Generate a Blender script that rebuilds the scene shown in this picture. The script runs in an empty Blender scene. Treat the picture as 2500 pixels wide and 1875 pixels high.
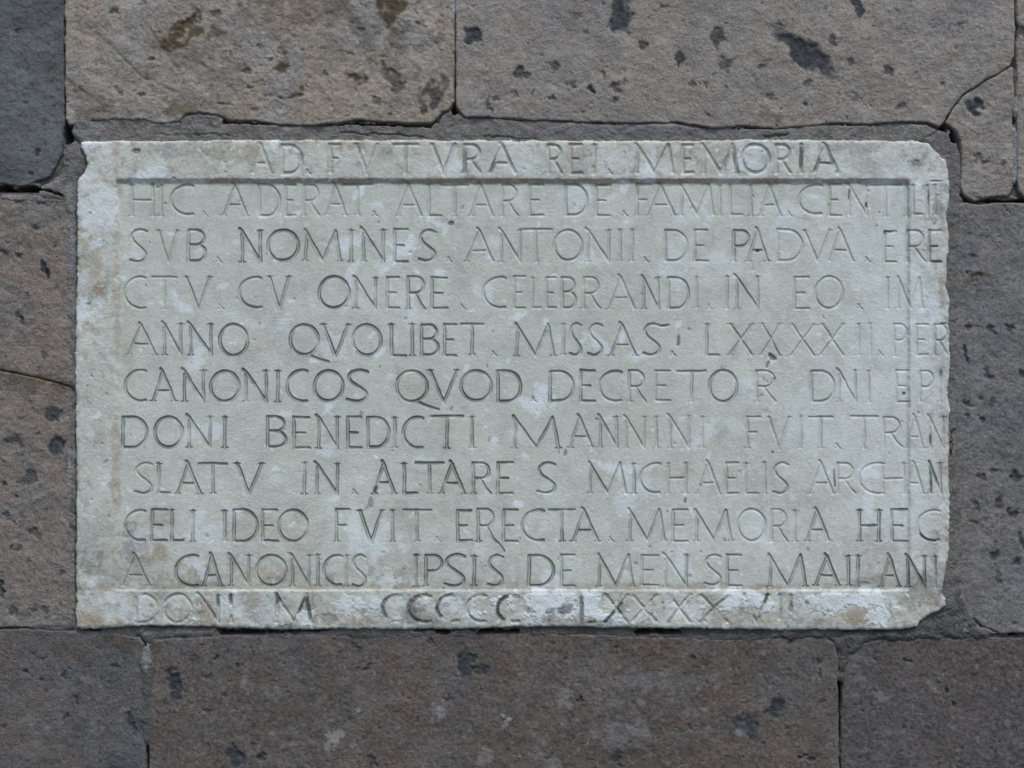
import bpy, math
import numpy as np

# ------------------------------------------------------------------ camera, sky, sun
S = 0.0005                       # metres per photograph pixel on the wall plane
Z0 = 2.0                         # height of the picture centre above the ground
sc = bpy.context.scene
C = sc.collection
cam_d = bpy.data.cameras.new('camera')
cam = bpy.data.objects.new('camera', cam_d)
C.objects.link(cam)
CAM_DIST = 2.2
cam.location = (0, -CAM_DIST, Z0)
cam.rotation_euler = (math.radians(90), 0, 0)
cam_d.sensor_width = 36
cam_d.lens = 36 * CAM_DIST / (2500 * S)
cam_d.clip_end = 200
sc.camera = cam

SUN_EL, SUN_AZ = math.radians(65), math.radians(22)     # azimuth: to the right of the wall normal
w = bpy.data.worlds.new('World')
sc.world = w
w.use_nodes = True
nt = w.node_tree
bg = nt.nodes['Background']
sky = nt.nodes.new('ShaderNodeTexSky')
sky.sky_type = 'NISHITA'
sky.sun_disc = False
sky.sun_elevation = SUN_EL
# the wall looks towards -Y; sun_rotation 0 is +Y, growing clockwise seen from above
sky.sun_rotation = math.pi - SUN_AZ
sky.air_density = 1.0
sky.dust_density = 1.5
bg.inputs['Strength'].default_value = 0.10
nt.links.new(sky.outputs[0], bg.inputs['Color'])
sd_ = bpy.data.lights.new('sun', 'SUN')
sd_.energy = 1.4
sd_.angle = math.radians(12)
sd_.color = (1.0, 0.96, 0.9)
so = bpy.data.objects.new('sun', sd_)
C.objects.link(so)
so.location = (1, -2, 5)
# a lamp shines along its local -Z: tip it from straight down towards the wall
so.rotation_euler = (math.radians(90) - SUN_EL, 0, SUN_AZ)
sc.view_settings.view_transform = 'Standard'
sc.view_settings.look = 'None'
sc.view_settings.exposure = 0.78
sc.view_settings.gamma = 1.0
sc.render.resolution_x, sc.render.resolution_y = 1024, 768

# ------------------------------------------------------------------ noise and shapes
def _hash(ix, iy, seed):
    n = (ix.astype(np.int64) * 374761393 + iy.astype(np.int64) * 668265263 + seed * 974634777) & 0xffffffff
    n = ((n ^ (n >> 13)) * 1274126177) & 0xffffffff
    n = n ^ (n >> 16)
    return (n & 0xffffff).astype(np.float32) / float(0xffffff)

def vnoise(x, y, seed=0):
    ix = np.floor(x); iy = np.floor(y)
    fx = (x - ix).astype(np.float32); fy = (y - iy).astype(np.float32)
    fx = fx * fx * (3 - 2 * fx); fy = fy * fy * (3 - 2 * fy)
    a = _hash(ix, iy, seed); b = _hash(ix + 1, iy, seed)
    c = _hash(ix, iy + 1, seed); d = _hash(ix + 1, iy + 1, seed)
    return (a + (b - a) * fx) * (1 - fy) + (c + (d - c) * fx) * fy

def fbm(x, y, scale, octv=4, seed=0, gain=0.5):
    """-1..1 noise whose largest feature is about `scale` pixels"""
    s = 0; a = 1.0; t = 0; f = 1.0 / scale
    for k in range(octv):
        c, sn = math.cos(0.7 * k + seed), math.sin(0.7 * k + seed)
        s = s + a * (vnoise((x * c - y * sn) * f + 17.3 * k, (x * sn + y * c) * f + 9.1 * k, seed * 31 + k) * 2 - 1)
        t += a; a *= gain; f *= 2.03
    return s / t

def sstep(a, b, x):
    t = np.clip((x - a) / (b - a), 0, 1)
    return t * t * (3 - 2 * t)

def poly_sd(x, y, poly):
    """signed distance, positive inside"""
    P = np.array(poly, float); n = len(P)
    d2 = np.full(x.shape, 1e12); inside = np.zeros(x.shape, bool)
    for i in range(n):
        ax, ay = P[i]; bx, by = P[(i + 1) % n]
        ex, ey = bx - ax, by - ay
        px, py = x - ax, y - ay
        t = np.clip((px * ex + py * ey) / (ex * ex + ey * ey + 1e-9), 0, 1)
        d2 = np.minimum(d2, (px - t * ex) ** 2 + (py - t * ey) ** 2)
        cond = ((ay > y) != (by > y)) & (x < ex * (y - ay) / (ey if abs(ey) > 1e-9 else 1e-9) + ax)
        inside ^= cond
    d = np.sqrt(d2)
    return np.where(inside, d, -d)

def blob(x, y, cx, cy, rx, ry, ang=0, soft=0.5, n=None, rag=0.0):
    """ragged elliptical patch 0..1 on a grid"""
    a = math.radians(ang)
    R = max(rx, ry) * 2.2 + 6
    out = np.zeros(x.shape, np.float32)
    i0, i1 = np.searchsorted(x[0], (cx - R, cx + R)); k0, k1 = np.searchsorted(y[:, 0], (cy - R, cy + R))
    if i1 - i0 < 1 or k1 - k0 < 1: return out
    m = (slice(k0, k1), slice(i0, i1))
    dx, dy = x[m] - cx, y[m] - cy
    if rag:
        q = min(rx, ry); sc_ = max(q * 1.2, 5)
        dx = dx + fbm(x[m], y[m], sc_, 3, 201) * rag * q * 2.2
        dy = dy + fbm(x[m], y[m], sc_, 3, 207) * rag * q * 2.2
    u = (dx * math.cos(a) + dy * math.sin(a)) / rx
    v = (-dx * math.sin(a) + dy * math.cos(a)) / ry
    r = np.sqrt(u * u + v * v)
    if n is not None: r = r + n[m]
    out[m] = 1 - sstep(1 - soft * 0.5, 1 + soft * 0.5, r)
    return out

def seg_dist(x, y, a, b):
    ex, ey = b[0] - a[0], b[1] - a[1]
    px, py = x - a[0], y - a[1]
    t = np.clip((px * ex + py * ey) / (ex * ex + ey * ey + 1e-9), 0, 1)
    return np.hypot(px - t * ex, py - t * ey)

# ------------------------------------------------------------------ mesh from a height field
def mesh_obj(name, co, quads, mat, parent, mask, normals=None):
    me = bpy.data.meshes.new(name)
    nv, nf = len(co), len(quads)
    me.vertices.add(nv); me.vertices.foreach_set('co', co.astype(np.float32).ravel())
    me.loops.add(nf * 4); me.loops.foreach_set('vertex_index', quads.astype(np.int32).ravel())
    me.polygons.add(nf)
    me.polygons.foreach_set('loop_start', np.arange(0, nf * 4, 4, dtype=np.int32))
    me.update(calc_edges=True)
    at = me.color_attributes.new('mask', 'FLOAT_COLOR', 'POINT')
    at.data.foreach_set('color', mask.astype(np.float32).ravel())
    me.shade_smooth()
    me.materials.append(mat)
    if normals is not None:
        me.normals_split_custom_set_from_vertices(normals.tolist())
    o = bpy.data.objects.new(name, me)
    C.objects.link(o)
    o.parent = parent
    return o

def world_xyz(x, y, h):
    """photograph pixel + height towards the viewer (metres) -> place on the wall"""
    return np.stack([(x - 1250) * S, -h, Z0 + (937.5 - y) * S], -1)

def axis(a, b, step, lo, hi, coarse=24):
    """grid lines, fine where the photograph looks, coarse outside it"""
    out = []
    p = a
    while p < b:
        out.append(p)
        p += step if lo <= p < hi else coarse
        if out[-1] < lo < p: p = lo
    out.append(b)
    return np.array(out, float)

VOID = [((156,-200),(156,150),2.2),((157,150),(158,345),4),((160,322),(163,338),13),((1111,104),(1111,272),3.2),((1108,262),(1110,272),8),((440,300),(442,300),1),
 ((545,298),(840,304),2.2),((840,302),(1050,308),2.2),((1050,308),(1075,285),1.6),((-600,462),(94,460),4.5),((94,460),(150,475),2),((2300,310),(2470,166),2),((2298,312),(2308,316),6),((2322,326),(2330,342),6),
 ((2350,478),(2378,490),3.5),((2378,490),(2520,492),3),((2520,492),(3100,494),3),((358,1824),(359,2300),5.5),((2050,1672),(2052,1756),4.5),((2051,1756),(2051,1815),2),((2052,1862),(2052,2300),3),
 ((206,1540),(246,1538),3.5),((536,1541),(800,1537),3),((540,1548),(640,1547),2.5),((1000,1538),(1160,1536),1.6),((1004+66,1545),(1094,1546),5),((1166,1544),(1262,1543),5.5),((1558,1543),(1582,1543),6),((1600,1541),(1658,1542),4.5),
 ((2333,1052),(2331,1080),3),((2331,1080),(2329,1112),5.5),((2384,1520),(2402,1538),3.5),((2402,1538),(2480,1546),2.5),((338,1560),(352,1576),4),((2474,288),(2476,300),4),((1790,311),(1925,314),1.6),((2030,303),(2130,304),1.4),((1400,296),(1500,300),.8)]
def open_voids(X, Y, h, grow=0):
    nn = fbm(X, Y, 16, 3, 71)
    for p, q_, wd in VOID:
        d = seg_dist(X + nn * 6, Y + nn * 6, p, q_)
        h = np.where(d < wd * (1 + nn) + grow, -0.050, h)
    return h

FRX, FRY = (-30, 2530), (-30, 1905)
BACK = -0.055

def field(name, poly, mat, parent, face, step=3.0, warp=3.0, warp_s=40, rnd=5.0, rnd_d=0.003, seed=1, feather=False, grow=0.0):
    """a stone or a pad of mortar: ragged outline `poly`, relief from face(x, y, sd) -> (h, mask)"""
    P = np.array(poly, float)
    x0, y0 = P.min(0) - 8; x1, y1 = P.max(0) + 8
    xs = axis(x0, x1, step, *FRX); ys = axis(y0, y1, step, *FRY)
    X, Y = np.meshgrid(xs, ys)
    wx = fbm(X, Y, warp_s, 4, seed) * warp; wy = fbm(X, Y, warp_s, 4, seed + 5) * warp
    sd = poly_sd(X + wx, Y + wy, poly) + grow
    h, mask = face(X, Y, sd)
    t = np.clip(sd / rnd, 0, 1)
    h = h - rnd_d * ((1 - t) ** 2 if feather else (1 - np.sqrt(np.clip(1 - (1 - t) ** 2, 0, 1))))
    h = np.where(sd < 0, h + sd * S * (3 if feather else 9), h)
    if feather: h = open_voids(X, Y, h)
    h = np.maximum(h, BACK)
    keep = sd > -13
    ny, nx = X.shape
    idx = np.arange(nx * ny).reshape(ny, nx)
    q = np.stack([idx[:-1, :-1], idx[1:, :-1], idx[1:, 1:], idx[:-1, 1:]], -1).reshape(-1, 4)
    k = keep.ravel()
    q = q[k[q].any(1)]
    u, inv = np.unique(q, return_inverse=True)
    co = world_xyz(X, Y, h).reshape(-1, 3)[u]
    return mesh_obj(name, co, inv.reshape(-1, 4), mat, parent, mask.reshape(-1, 4)[u])

# ------------------------------------------------------------------ materials
def new_mat(name):
    m = bpy.data.materials.new(name); m.use_nodes = True
    t = m.node_tree; b = t.nodes['Principled BSDF']
    b.inputs['Specular IOR Level'].default_value = 0.25
    return m, t, b

def N(t, kind, **kw):
    n = t.nodes.new(kind)
    for k, v in kw.items():
        if k in n.inputs: n.inputs[k].default_value = v
        else: setattr(n, k, v)
    return n

def mix(t, fac, a, b, mode='MIX'):
    n = t.nodes.new('ShaderNodeMix'); n.data_type = 'RGBA'; n.blend_type = mode
    for sock, v in ((n.inputs[0], fac), (n.inputs[6], a), (n.inputs[7], b)):
        if isinstance(v, bpy.types.NodeSocket): t.links.new(v, sock)
        elif isinstance(v, (tuple, list)): sock.default_value = (*v, 1)
        else: sock.default_value = v
    return n.outputs[2]

def math_n(t, op, a, b=0.0, clamp=False):
    n = t.nodes.new('ShaderNodeMath'); n.operation = op; n.use_clamp = clamp
    for sock, v in ((n.inputs[0], a), (n.inputs[1], b)):
        if isinstance(v, bpy.types.NodeSocket): t.links.new(v, sock)
        else: sock.default_value = v
    return n.outputs[0]

def rng(t, v, a, b, c=0.0, d=1.0):
    n = t.nodes.new('ShaderNodeMapRange')
    t.links.new(v, n.inputs[0])
    for i, q in enumerate((a, b, c, d)): n.inputs[i + 1].default_value = q
    return n.outputs[0]

def noise(t, co, scale, detail=4, rough=0.55, dist=0.0):
    n = N(t, 'ShaderNodeTexNoise', Scale=scale, Detail=detail, Roughness=rough, Distortion=dist)
    t.links.new(co, n.inputs['Vector'])
    return n.outputs['Fac']

def coords(t):
    return t.nodes.new('ShaderNodeNewGeometry').outputs['Position']

def masks(t):
    a = N(t, 'ShaderNodeAttribute', attribute_name='mask')
    s = t.nodes.new('ShaderNodeSeparateColor')
    t.links.new(a.outputs['Color'], s.inputs[0])
    return s.outputs[0], s.outputs[1], s.outputs[2], a.outputs['Alpha']

def stone_mat(name, base, warm, cool, pale=0.3, seed=0.0, speck=1.0, grain=1.0):
    m, t, b = new_mat(name)
    P = coords(t)
    mp = t.nodes.new('ShaderNodeVectorMath'); mp.operation = 'ADD'
    t.links.new(P, mp.inputs[0]); mp.inputs[1].default_value = (seed * 3.1, seed * 1.7, seed * 2.3)
    sv = t.nodes.new('ShaderNodeVectorMath'); sv.operation = 'SCALE'; t.links.new(mp.outputs[0], sv.inputs[0]); sv.inputs['Scale'].default_value = grain
    P = sv.outputs[0]
    dark, tint, lime, moss = masks(t)
    big = noise(t, P, 6, 5, 0.6)
    col = mix(t, rng(t, big, 0.42, 0.58), base, warm)
    big2 = noise(t, P, 14, 5, 0.6, 0.5)
    col = mix(t, rng(t, big2, 0.47, 0.62, 0, 0.9), col, cool)
    # pale grains and dark grains of the tuff
    g1 = noise(t, P, 95, 4, 0.7)
    col = mix(t, rng(t, g1, 0.55, 0.72, 0, 0.45 * speck), col, tuple(min(1, c * 1.55) for c in base))
    g2 = noise(t, P, 150, 4, 0.75)
    col = mix(t, rng(t, g2, 0.56, 0.72, 0, 0.6 * speck), col, tuple(c * 0.5 for c in base))
    g3 = noise(t, P, 900, 2, 0.6)
    col = mix(t, rng(t, g3, 0.3, 0.7, 0, 0.30), col, tuple(c * 0.55 for c in base))
    g4 = noise(t, P, 330, 3, 0.7)
    col = mix(t, rng(t, g4, 0.34, 0.48, 0.62 * speck, 0), col, tuple(c * 0.42 for c in base))
    col = mix(t, rng(t, g4, 0.54, 0.68, 0, 0.55 * speck), col, tuple(min(1, c * 1.7) for c in base))
    g5 = noise(t, P, 210, 2, 0.5)
    col = mix(t, rng(t, g5, 0.26, 0.345, 0.75 * speck, 0), col, tuple(c * 0.30 for c in base))
    g6 = noise(t, P, 120, 2, 0.5)
    col = mix(t, rng(t, g6, 0.25, 0.33, 0.7, 0), col, tuple(c * 0.34 for c in cool))
    col = mix(t, rng(t, g6, 0.66, 0.74, 0, 0.5 * pale), col, tuple(min(1, c * 1.8) for c in cool))
    mid = noise(t, P, 38, 4, 0.65)
    col = mix(t, rng(t, mid, 0.3, 0.5, 0.45, 0), col, tuple(c * 0.62 for c in base))
    col = mix(t, rng(t, mid, 0.52, 0.68, 0, 0.5), col, tuple(min(1, c * 1.35) for c in base))
    # stretched dark flakes
    st = N(t, 'ShaderNodeMapping'); t.links.new(P, st.inputs[0])
    st.inputs['Scale'].default_value = (1, 1, 1.8); st.inputs['Rotation'].default_value = (0, 0.3, 0)
    v = N(t, 'ShaderNodeTexVoronoi', Scale=75.0, Randomness=1.0); t.links.new(st.outputs[0], v.inputs['Vector'])
    vs = t.nodes.new('ShaderNodeSeparateColor'); t.links.new(v.outputs['Color'], vs.inputs[0])
    fl = math_n(t, 'MULTIPLY', rng(t, math_n(t, 'ADD', v.outputs['Distance'], math_n(t, 'MULTIPLY', g1, 0.25)), 0.26, 0.34, 1, 0), rng(t, vs.outputs[0], 0.70, 0.78))
    col = mix(t, math_n(t, 'MULTIPLY', fl, 0.25), col, tuple(c * 0.36 for c in cool))
    # big flakes, moss, lime from the block's own map
    fc = mix(t, tint, (0.038, 0.044, 0.052), (0.082, 0.064, 0.044))
    fn = noise(t, P, 160, 4, 0.7)
    fc = mix(t, rng(t, fn, 0.45, 0.7, 0, 0.6), fc, (0.115, 0.115, 0.115))
    col = mix(t, dark, col, fc)
    col = mix(t, math_n(t, 'MULTIPLY', moss, 0.9), col, (0.080, 0.057, 0.026))
    col = mix(t, lime, col, (0.37, 0.365, 0.36))
    t.links.new(col, b.inputs['Base Color'])
    b.inputs['Roughness'].default_value = 0.9
    h = math_n(t, 'ADD', math_n(t, 'MULTIPLY', g1, 0.5), math_n(t, 'MULTIPLY', g3, 0.10))
    h = math_n(t, 'SUBTRACT', h, math_n(t, 'MULTIPLY', fl, 0.2))
    h = math_n(t, 'ADD', h, math_n(t, 'MULTIPLY', g4, 0.5))
    h = math_n(t, 'ADD', h, math_n(t, 'MULTIPLY', g2, -0.5))
    bp = N(t, 'ShaderNodeBump', Strength=0.8, Distance=0.003)
    t.links.new(h, bp.inputs['Height']); t.links.new(bp.outputs[0], b.inputs['Normal'])
    return m

def mortar_mat(name, a, bcol, seed=0.0):
    m, t, b = new_mat(name)
    P = coords(t)
    dark, tint, lime, moss = masks(t)
    n1 = noise(t, P, 22 + seed, 6, 0.65)
    col = mix(t, rng(t, n1, 0.35, 0.65), a, bcol)
    n2 = noise(t, P, 260, 4, 0.7)
    col = mix(t, rng(t, n2, 0.5, 0.75, 0, 0.5), col, tuple(c * 1.8 for c in bcol))
    n3 = noise(t, P, 420, 3, 0.7)
    col = mix(t, rng(t, n3, 0.5, 0.75, 0, 0.6), col, tuple(c * 0.4 for c in a))
    n5 = noise(t, P, 60, 5, 0.7)
    col = mix(t, rng(t, n5, 0.35, 0.5, 0.6, 0), col, tuple(c * 0.6 for c in a))
    col = mix(t, rng(t, n5, 0.53, 0.7, 0, 0.6), col, tuple(c * 1.35 for c in bcol))
    col = mix(t, math_n(t, 'MULTIPLY', tint, 0.7), col, (0.178, 0.170, 0.184))
    col = mix(t, lime, col, (0.42, 0.43, 0.43))
    col = mix(t, dark, col, (0.02, 0.02, 0.022))
    t.links.new(col, b.inputs['Base Color'])
    b.inputs['Roughness'].default_value = 0.95
    h = math_n(t, 'ADD', n2, math_n(t, 'MULTIPLY', n3, 0.6))
    bp = N(t, 'ShaderNodeBump', Strength=0.9, Distance=0.003)
    t.links.new(h, bp.inputs['Height']); t.links.new(bp.outputs[0], b.inputs['Normal'])
    return m

def marble_mat():
    m, t, b = new_mat('weathered marble')
    P = coords(t)
    ink_dark, lime, tan, grey = masks(t)
    big = noise(t, P, 7, 5, 0.55)
    col = mix(t, rng(t, big, 0.35, 0.65), (0.600, 0.640, 0.555), (0.668, 0.696, 0.610))
    n1 = noise(t, P, 40, 6, 0.65)
    col = mix(t, rng(t, n1, 0.45, 0.7, 0, 0.4), col, (0.43, 0.445, 0.42))
    col = mix(t, math_n(t, 'MULTIPLY', tan, rng(t, n1, 0.3, 0.6, 0.6, 1.0)), col, (0.37, 0.290, 0.205))
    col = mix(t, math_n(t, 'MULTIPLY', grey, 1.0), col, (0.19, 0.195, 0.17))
    n4 = noise(t, P, 420, 3, 0.7)
    col = mix(t, rng(t, n4, 0.50, 0.66, 0, 0.24), col, (0.33, 0.35, 0.33))
    col = mix(t, math_n(t, 'MULTIPLY', lime, rng(t, n4, 0.3, 0.6, 1.0, 0.6)), col, (0.84, 0.91, 0.94))
    n3 = noise(t, P, 1100, 2, 0.6)
    col = mix(t, rng(t, n3, 0.35, 0.75, 0, 0.18), col, (0.2, 0.21, 0.2))
    n2 = noise(t, P, 240, 4, 0.7)
    col = mix(t, rng(t, n2, 0.53, 0.68, 0, 0.40), col, (0.76, 0.79, 0.77))
    col = mix(t, math_n(t, 'MULTIPLY', ink_dark, 0.92, True), col, (0.060, 0.068, 0.064))
    t.links.new(col, b.inputs['Base Color'])
    b.inputs['Roughness'].default_value = 0.75
    h = math_n(t, 'ADD', math_n(t, 'MULTIPLY', n2, 0.5), math_n(t, 'MULTIPLY', n3, 0.12))
    h = math_n(t, 'ADD', h, math_n(t, 'MULTIPLY', n1, 0.6))
    h = math_n(t, 'ADD', h, math_n(t, 'MULTIPLY', n4, 0.5))
    bp = N(t, 'ShaderNodeBump', Strength=0.75, Distance=0.0015)
    t.links.new(h, bp.inputs['Height']); t.links.new(bp.outputs[0], b.inputs['Normal'])
    return m

# ------------------------------------------------------------------ the masonry wall
wall = bpy.data.objects.new('masonry_wall', None); C.objects.link(wall)
wall.location = (0, 0, 0)
wall['label'] = 'rough wall of large brownish grey tuff blocks with dark flakes around the plaque'
wall['category'] = 'wall'

# dark flakes and pits one can pick out: x, y, half length, half width, angle, depth (px), brownness
FL = [(1515,40,46,26,55,4,0),(1960,127,88,24,40,6,0),(1157,88,24,16,45,5,0),(1570,108,15,9,60,4,0),(1657,140,22,12,80,3,.2),
 (2095,15,36,10,75,3,0),(1270,176,24,14,50,3,.3),(1350,160,15,11,20,3,.3),(1395,205,14,10,80,3,.3),(1443,217,9,7,30,9,0),
 (1502,213,13,9,20,3,.2),(1752,90,26,12,100,2,.4),(1768,155,20,14,60,3,.3),(2032,100,14,7,70,3,.1),(2075,155,12,10,40,2,.3),
 (2170,172,15,10,70,5,0),(1973,203,14,7,-30,3,.2),(1880,238,14,8,30,3,.6),(2200,262,13,6,-20,4,.1),(2085,235,14,8,30,2,.3),
 (1905,60,8,5,30,2,.2),(1500,38,9,6,0,2,.3),(1405,38,16,9,10,2,.5),(1195,262,18,6,60,3,.2),(1208,240,10,5,20,3,.2),
 (1348,240,9,5,20,3,.2),(1475,182,10,5,80,3,.2),(1502,245,10,5,0,3,.1),(1620,15,10,8,0,3,.1),(1302,225,8,4,-60,3,.2),
 (1725,205,6,10,0,3,.3),(1690,205,8,6,30,2,.3),(1858,165,10,6,-30,3,.2),(1728,280,8,5,30,3,.3),(1965,255,8,5,60,4,.2),
 (2068,290,6,4,60,2,.3),(2302,205,7,5,-30,3,.2),(2385,262,28,15,10,6,0),(2385,385,12,9,0,3,.4),(2405,395,9,7,0,3,.3),
 (2450,400,7,5,60,3,.3),(2485,70,18,14,40,5,0),(1060,236,34,26,-15,4,.4),(952,195,38,17,50,5,.8),(870,192,24,13,10,4,1),
 (920,247,11,9,-20,3,.5),(603,171,10,9,0,4,.4),(345,232,9,5,0,4,.3),(296,231,8,6,0,3,.4),(722,236,20,6,-18,5,.5),
 (685,239,7,4,0,5,.5),(655,233,12,4,0,3,.5),(610,215,9,4,10,4,.8),(542,253,16,5,10,3,.6),(280,27,15,7,0,3,0),
 (520,33,10,7,20,3,.4),(534,35,7,7,0,3,.4),(625,268,10,5,0,3,.4),(372,145,6,5,0,4,.2),(630,112,7,5,0,3,.6),
 (460,60,30,10,-25,4,1),(790,175,8,9,0,3,.4),(855,131,10,4,-10,3,.5),(880,72,10,6,10,4,.9),(1028,60,18,6,40,2,.5),
 (110,656,26,8,72,6,0),(50,783,15,7,60,5,0),(86,555,8,6,0,4,0),(10,617,12,6,30,4,.1),(42,622,10,5,10,4,.2),(66,720,7,5,60,3,.2),
 (106,866,11,7,70,2,.2),(132,600,4,3,0,4,0),(126,1010,24,13,50,3,.1),(136,1092,26,14,80,6,0),(66,1166,19,16,60,3,0),
 (17,1258,13,6,60,4,.1),(86,1305,16,9,40,3,.2),(30,1075,26,14,10,1,.3),(33,1495,14,9,20,4,0),(2,1435,22,8,80,6,0),
 (45,1337,6,7,0,3,.2),(30,1338,6,7,0,3,.2),(10,1183,5,4,0,6,.1),(150,1400,9,6,0,2,.2),
 (2363,800,9,7,20,5,0),(2422,805,13,8,60,4,0),(2466,803,13,7,70,5,0),(2358,862,24,6,78,5,0),(2412,910,15,8,70,4,.1),
 (2427,985,12,9,-40,3,.2),(2363,985,10,8,20,4,.2),(2495,912,12,7,60,5,0),(2484,1167,15,12,0,6,0),(2398,1165,14,7,20,4,.1),
 (2442,1230,20,10,95,4,.1),(2386,1236,16,7,50,4,.1),(2480,1256,16,12,60,6,0),(2429,1356,14,11,20,6,0),(2485,1375,11,9,-60,6,0),
 (2363,665,6,6,0,5,0),(2387,671,15,6,10,4,.6),(2376,625,12,5,10,3,.2),(2442,1400,9,6,60,3,.1),(2400,1023,8,6,30,4,.1),
 (2364,1015,7,6,20,4,.1),(2430,1150,14,5,0,3,.1),(2440,1420,9,5,60,3,.1),(2500,1330,30,6,65,4,0),(2378,1275,12,4,20,3,.2),
 (420,1672,44,20,62,6,0),(1134,1620,38,17,85,5,0),(1180,1640,20,12,40,4,0),(1897,1733,30,15,-62,5,0),(1816,1780,44,24,38,3,0),
 (575,1843,28,16,75,4,0),(640,1850,12,8,80,5,0),(890,1635,14,6,-40,4,0),(184,1707,13,8,60,4,.1),(160,1752,14,6,-50,4,0),
 (322,1765,24,8,70,4,0),(60,1640,8,5,30,6,.1),(1998,1618,5,8,0,4,.1),(2002,1645,14,4,85,4,.1),(1960,1848,15,4,-15,7,0),
 (1980,1855,12,6,0,5,0),(2220,1614,15,2.5,5,6,0),(2329,1722,7,4,80,6,0),(2313,1687,7,4,60,5,0),(1508,1848,24,22,0,2,0),
 (1418,1712,10,8,40,7,.4),(868,1580,20,7,50,3,.1),(1052,1568,8,10,0,4,.1),(527,1607,8,4,-20,5,.1),(580,1625,7,4,80,5,.1),
 (282,1628,10,4,10,4,.3),(156,1648,8,5,-60,4,0),(910,1860,16,10,80,4,0),(545,1700,7,6,0,4,.3),(505,1738,14,5,40,3,.1),
 (1094,1707,7,6,0,4,.3),(1505,1580,7,4,-40,4,.3),(1380,1610,5,4,0,5,.3),(1692,1607,9,6,30,4,.2),(1930,1570,10,4,-50,4,.1),
 (2010,1712,6,4,0,4,.1),(470,1611,8,9,60,3,.2),(80,1490,12,7,10,3,.1),(108,1490,10,8,10,3,.1),(40,1210,5,4,0,4,.1),
 (10,1775,8,5,-70,3,.3),(105,1610,5,4,0,3,.2),(100,1660,5,4,0,3,.2),(40,75,9,6,0,3,0),(90,370,9,8,0,5,0),(75,424,9,5,10,4,0),
 (60,250,6,4,0,3,0),(105,300,7,6,20,2,.2)]
# mossy brown stains: x, y, rx, ry, angle, strength
MOSS = [(456,85,52,20,-22,1.0),(538,88,44,13,5,.75),(691,160,24,28,10,1.0),(955,20,34,46,0,1.0),(700,35,110,28,-12,.35),
 (880,55,120,60,30,.45),(440,140,60,40,40,.4),(440,265,14,36,80,.6),(470,200,110,45,20,.2),(225,262,22,22,0,.45),(165,205,60,8,40,.4),
 (560,140,70,14,25,.3),(830,120,60,30,0,.3),(2060,80,10,12,30,.2),(1700,30,60,30,0,.1),(170,1590,60,14,0,.4),(220,1585,22,30,0,.45),(290,1570,60,22,0,.5),
 (1690,1600,110,28,0,.35),(2385,671,30,8,0,.5),(690,1700,70,90,20,.25),(1450,1800,200,60,10,.15),(85,925,110,16,14,.6),
 (1640,1790,90,70,0,.2),(1885,280,20,12,0,.5),(60,925,70,12,16,.3)]
# pale lime splashes on the stones
SPL = [(1113,8,14,14,.9),(813,1805,14,24,.55),(800,1822,8,10,.4),(1236,1757,7,10,.8),(1071,1735,8,12,.5),(875,1735,6,5,.6),
 (25,78,8,6,.3),(2080,225,5,8,.5),(2400,300,14,9,.35),(970,1778,4,7,.5),(2500,150,3,3,.1),(1385,1545,10,4,.5),(1300,1835,8,5,.3),(355,1850,2,2,.1)]
rs = np.random.RandomState(7)
SMALL = []
for _ in range(2900):
    a = rs.uniform(-200, 2700); c = rs.uniform(-120, 2000)
    r = 1.9 + 1.7 * rs.pareto(2.3)
    SMALL.append((a, c, min(r, 11), min(r, 11) * rs.uniform(.4, .8), rs.normal(45, 35), rs.uniform(2, 4.5), rs.uniform(0, .6)))

PALE = []
for _ in range(620):
    r = 3.5 + 3 * rs.pareto(2.6)
    PALE.append((rs.uniform(-100, 2600), rs.uniform(1590, 2000), min(r, 20), min(r, 20) * rs.uniform(.4, .9), rs.uniform(-30, 60), rs.uniform(.08, .30)))
PALE += [(1560, 1665, 150, 16, 4, .16), (1600, 1650, 60, 8, 0, .15), (1180, 1855, 24, 18, 0, .3), (1490, 1795, 30, 24, 20, .22), (1555, 1780, 22, 16, 0, .25), (1380, 1690, 20, 9, 0, .3), (1378, 1716, 18, 9, 0, .3), (1500, 1720, 16, 12, 0, .2), (660, 1690, 30, 14, 20, .15), (1000, 1615, 20, 8, 0, .2)]

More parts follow.
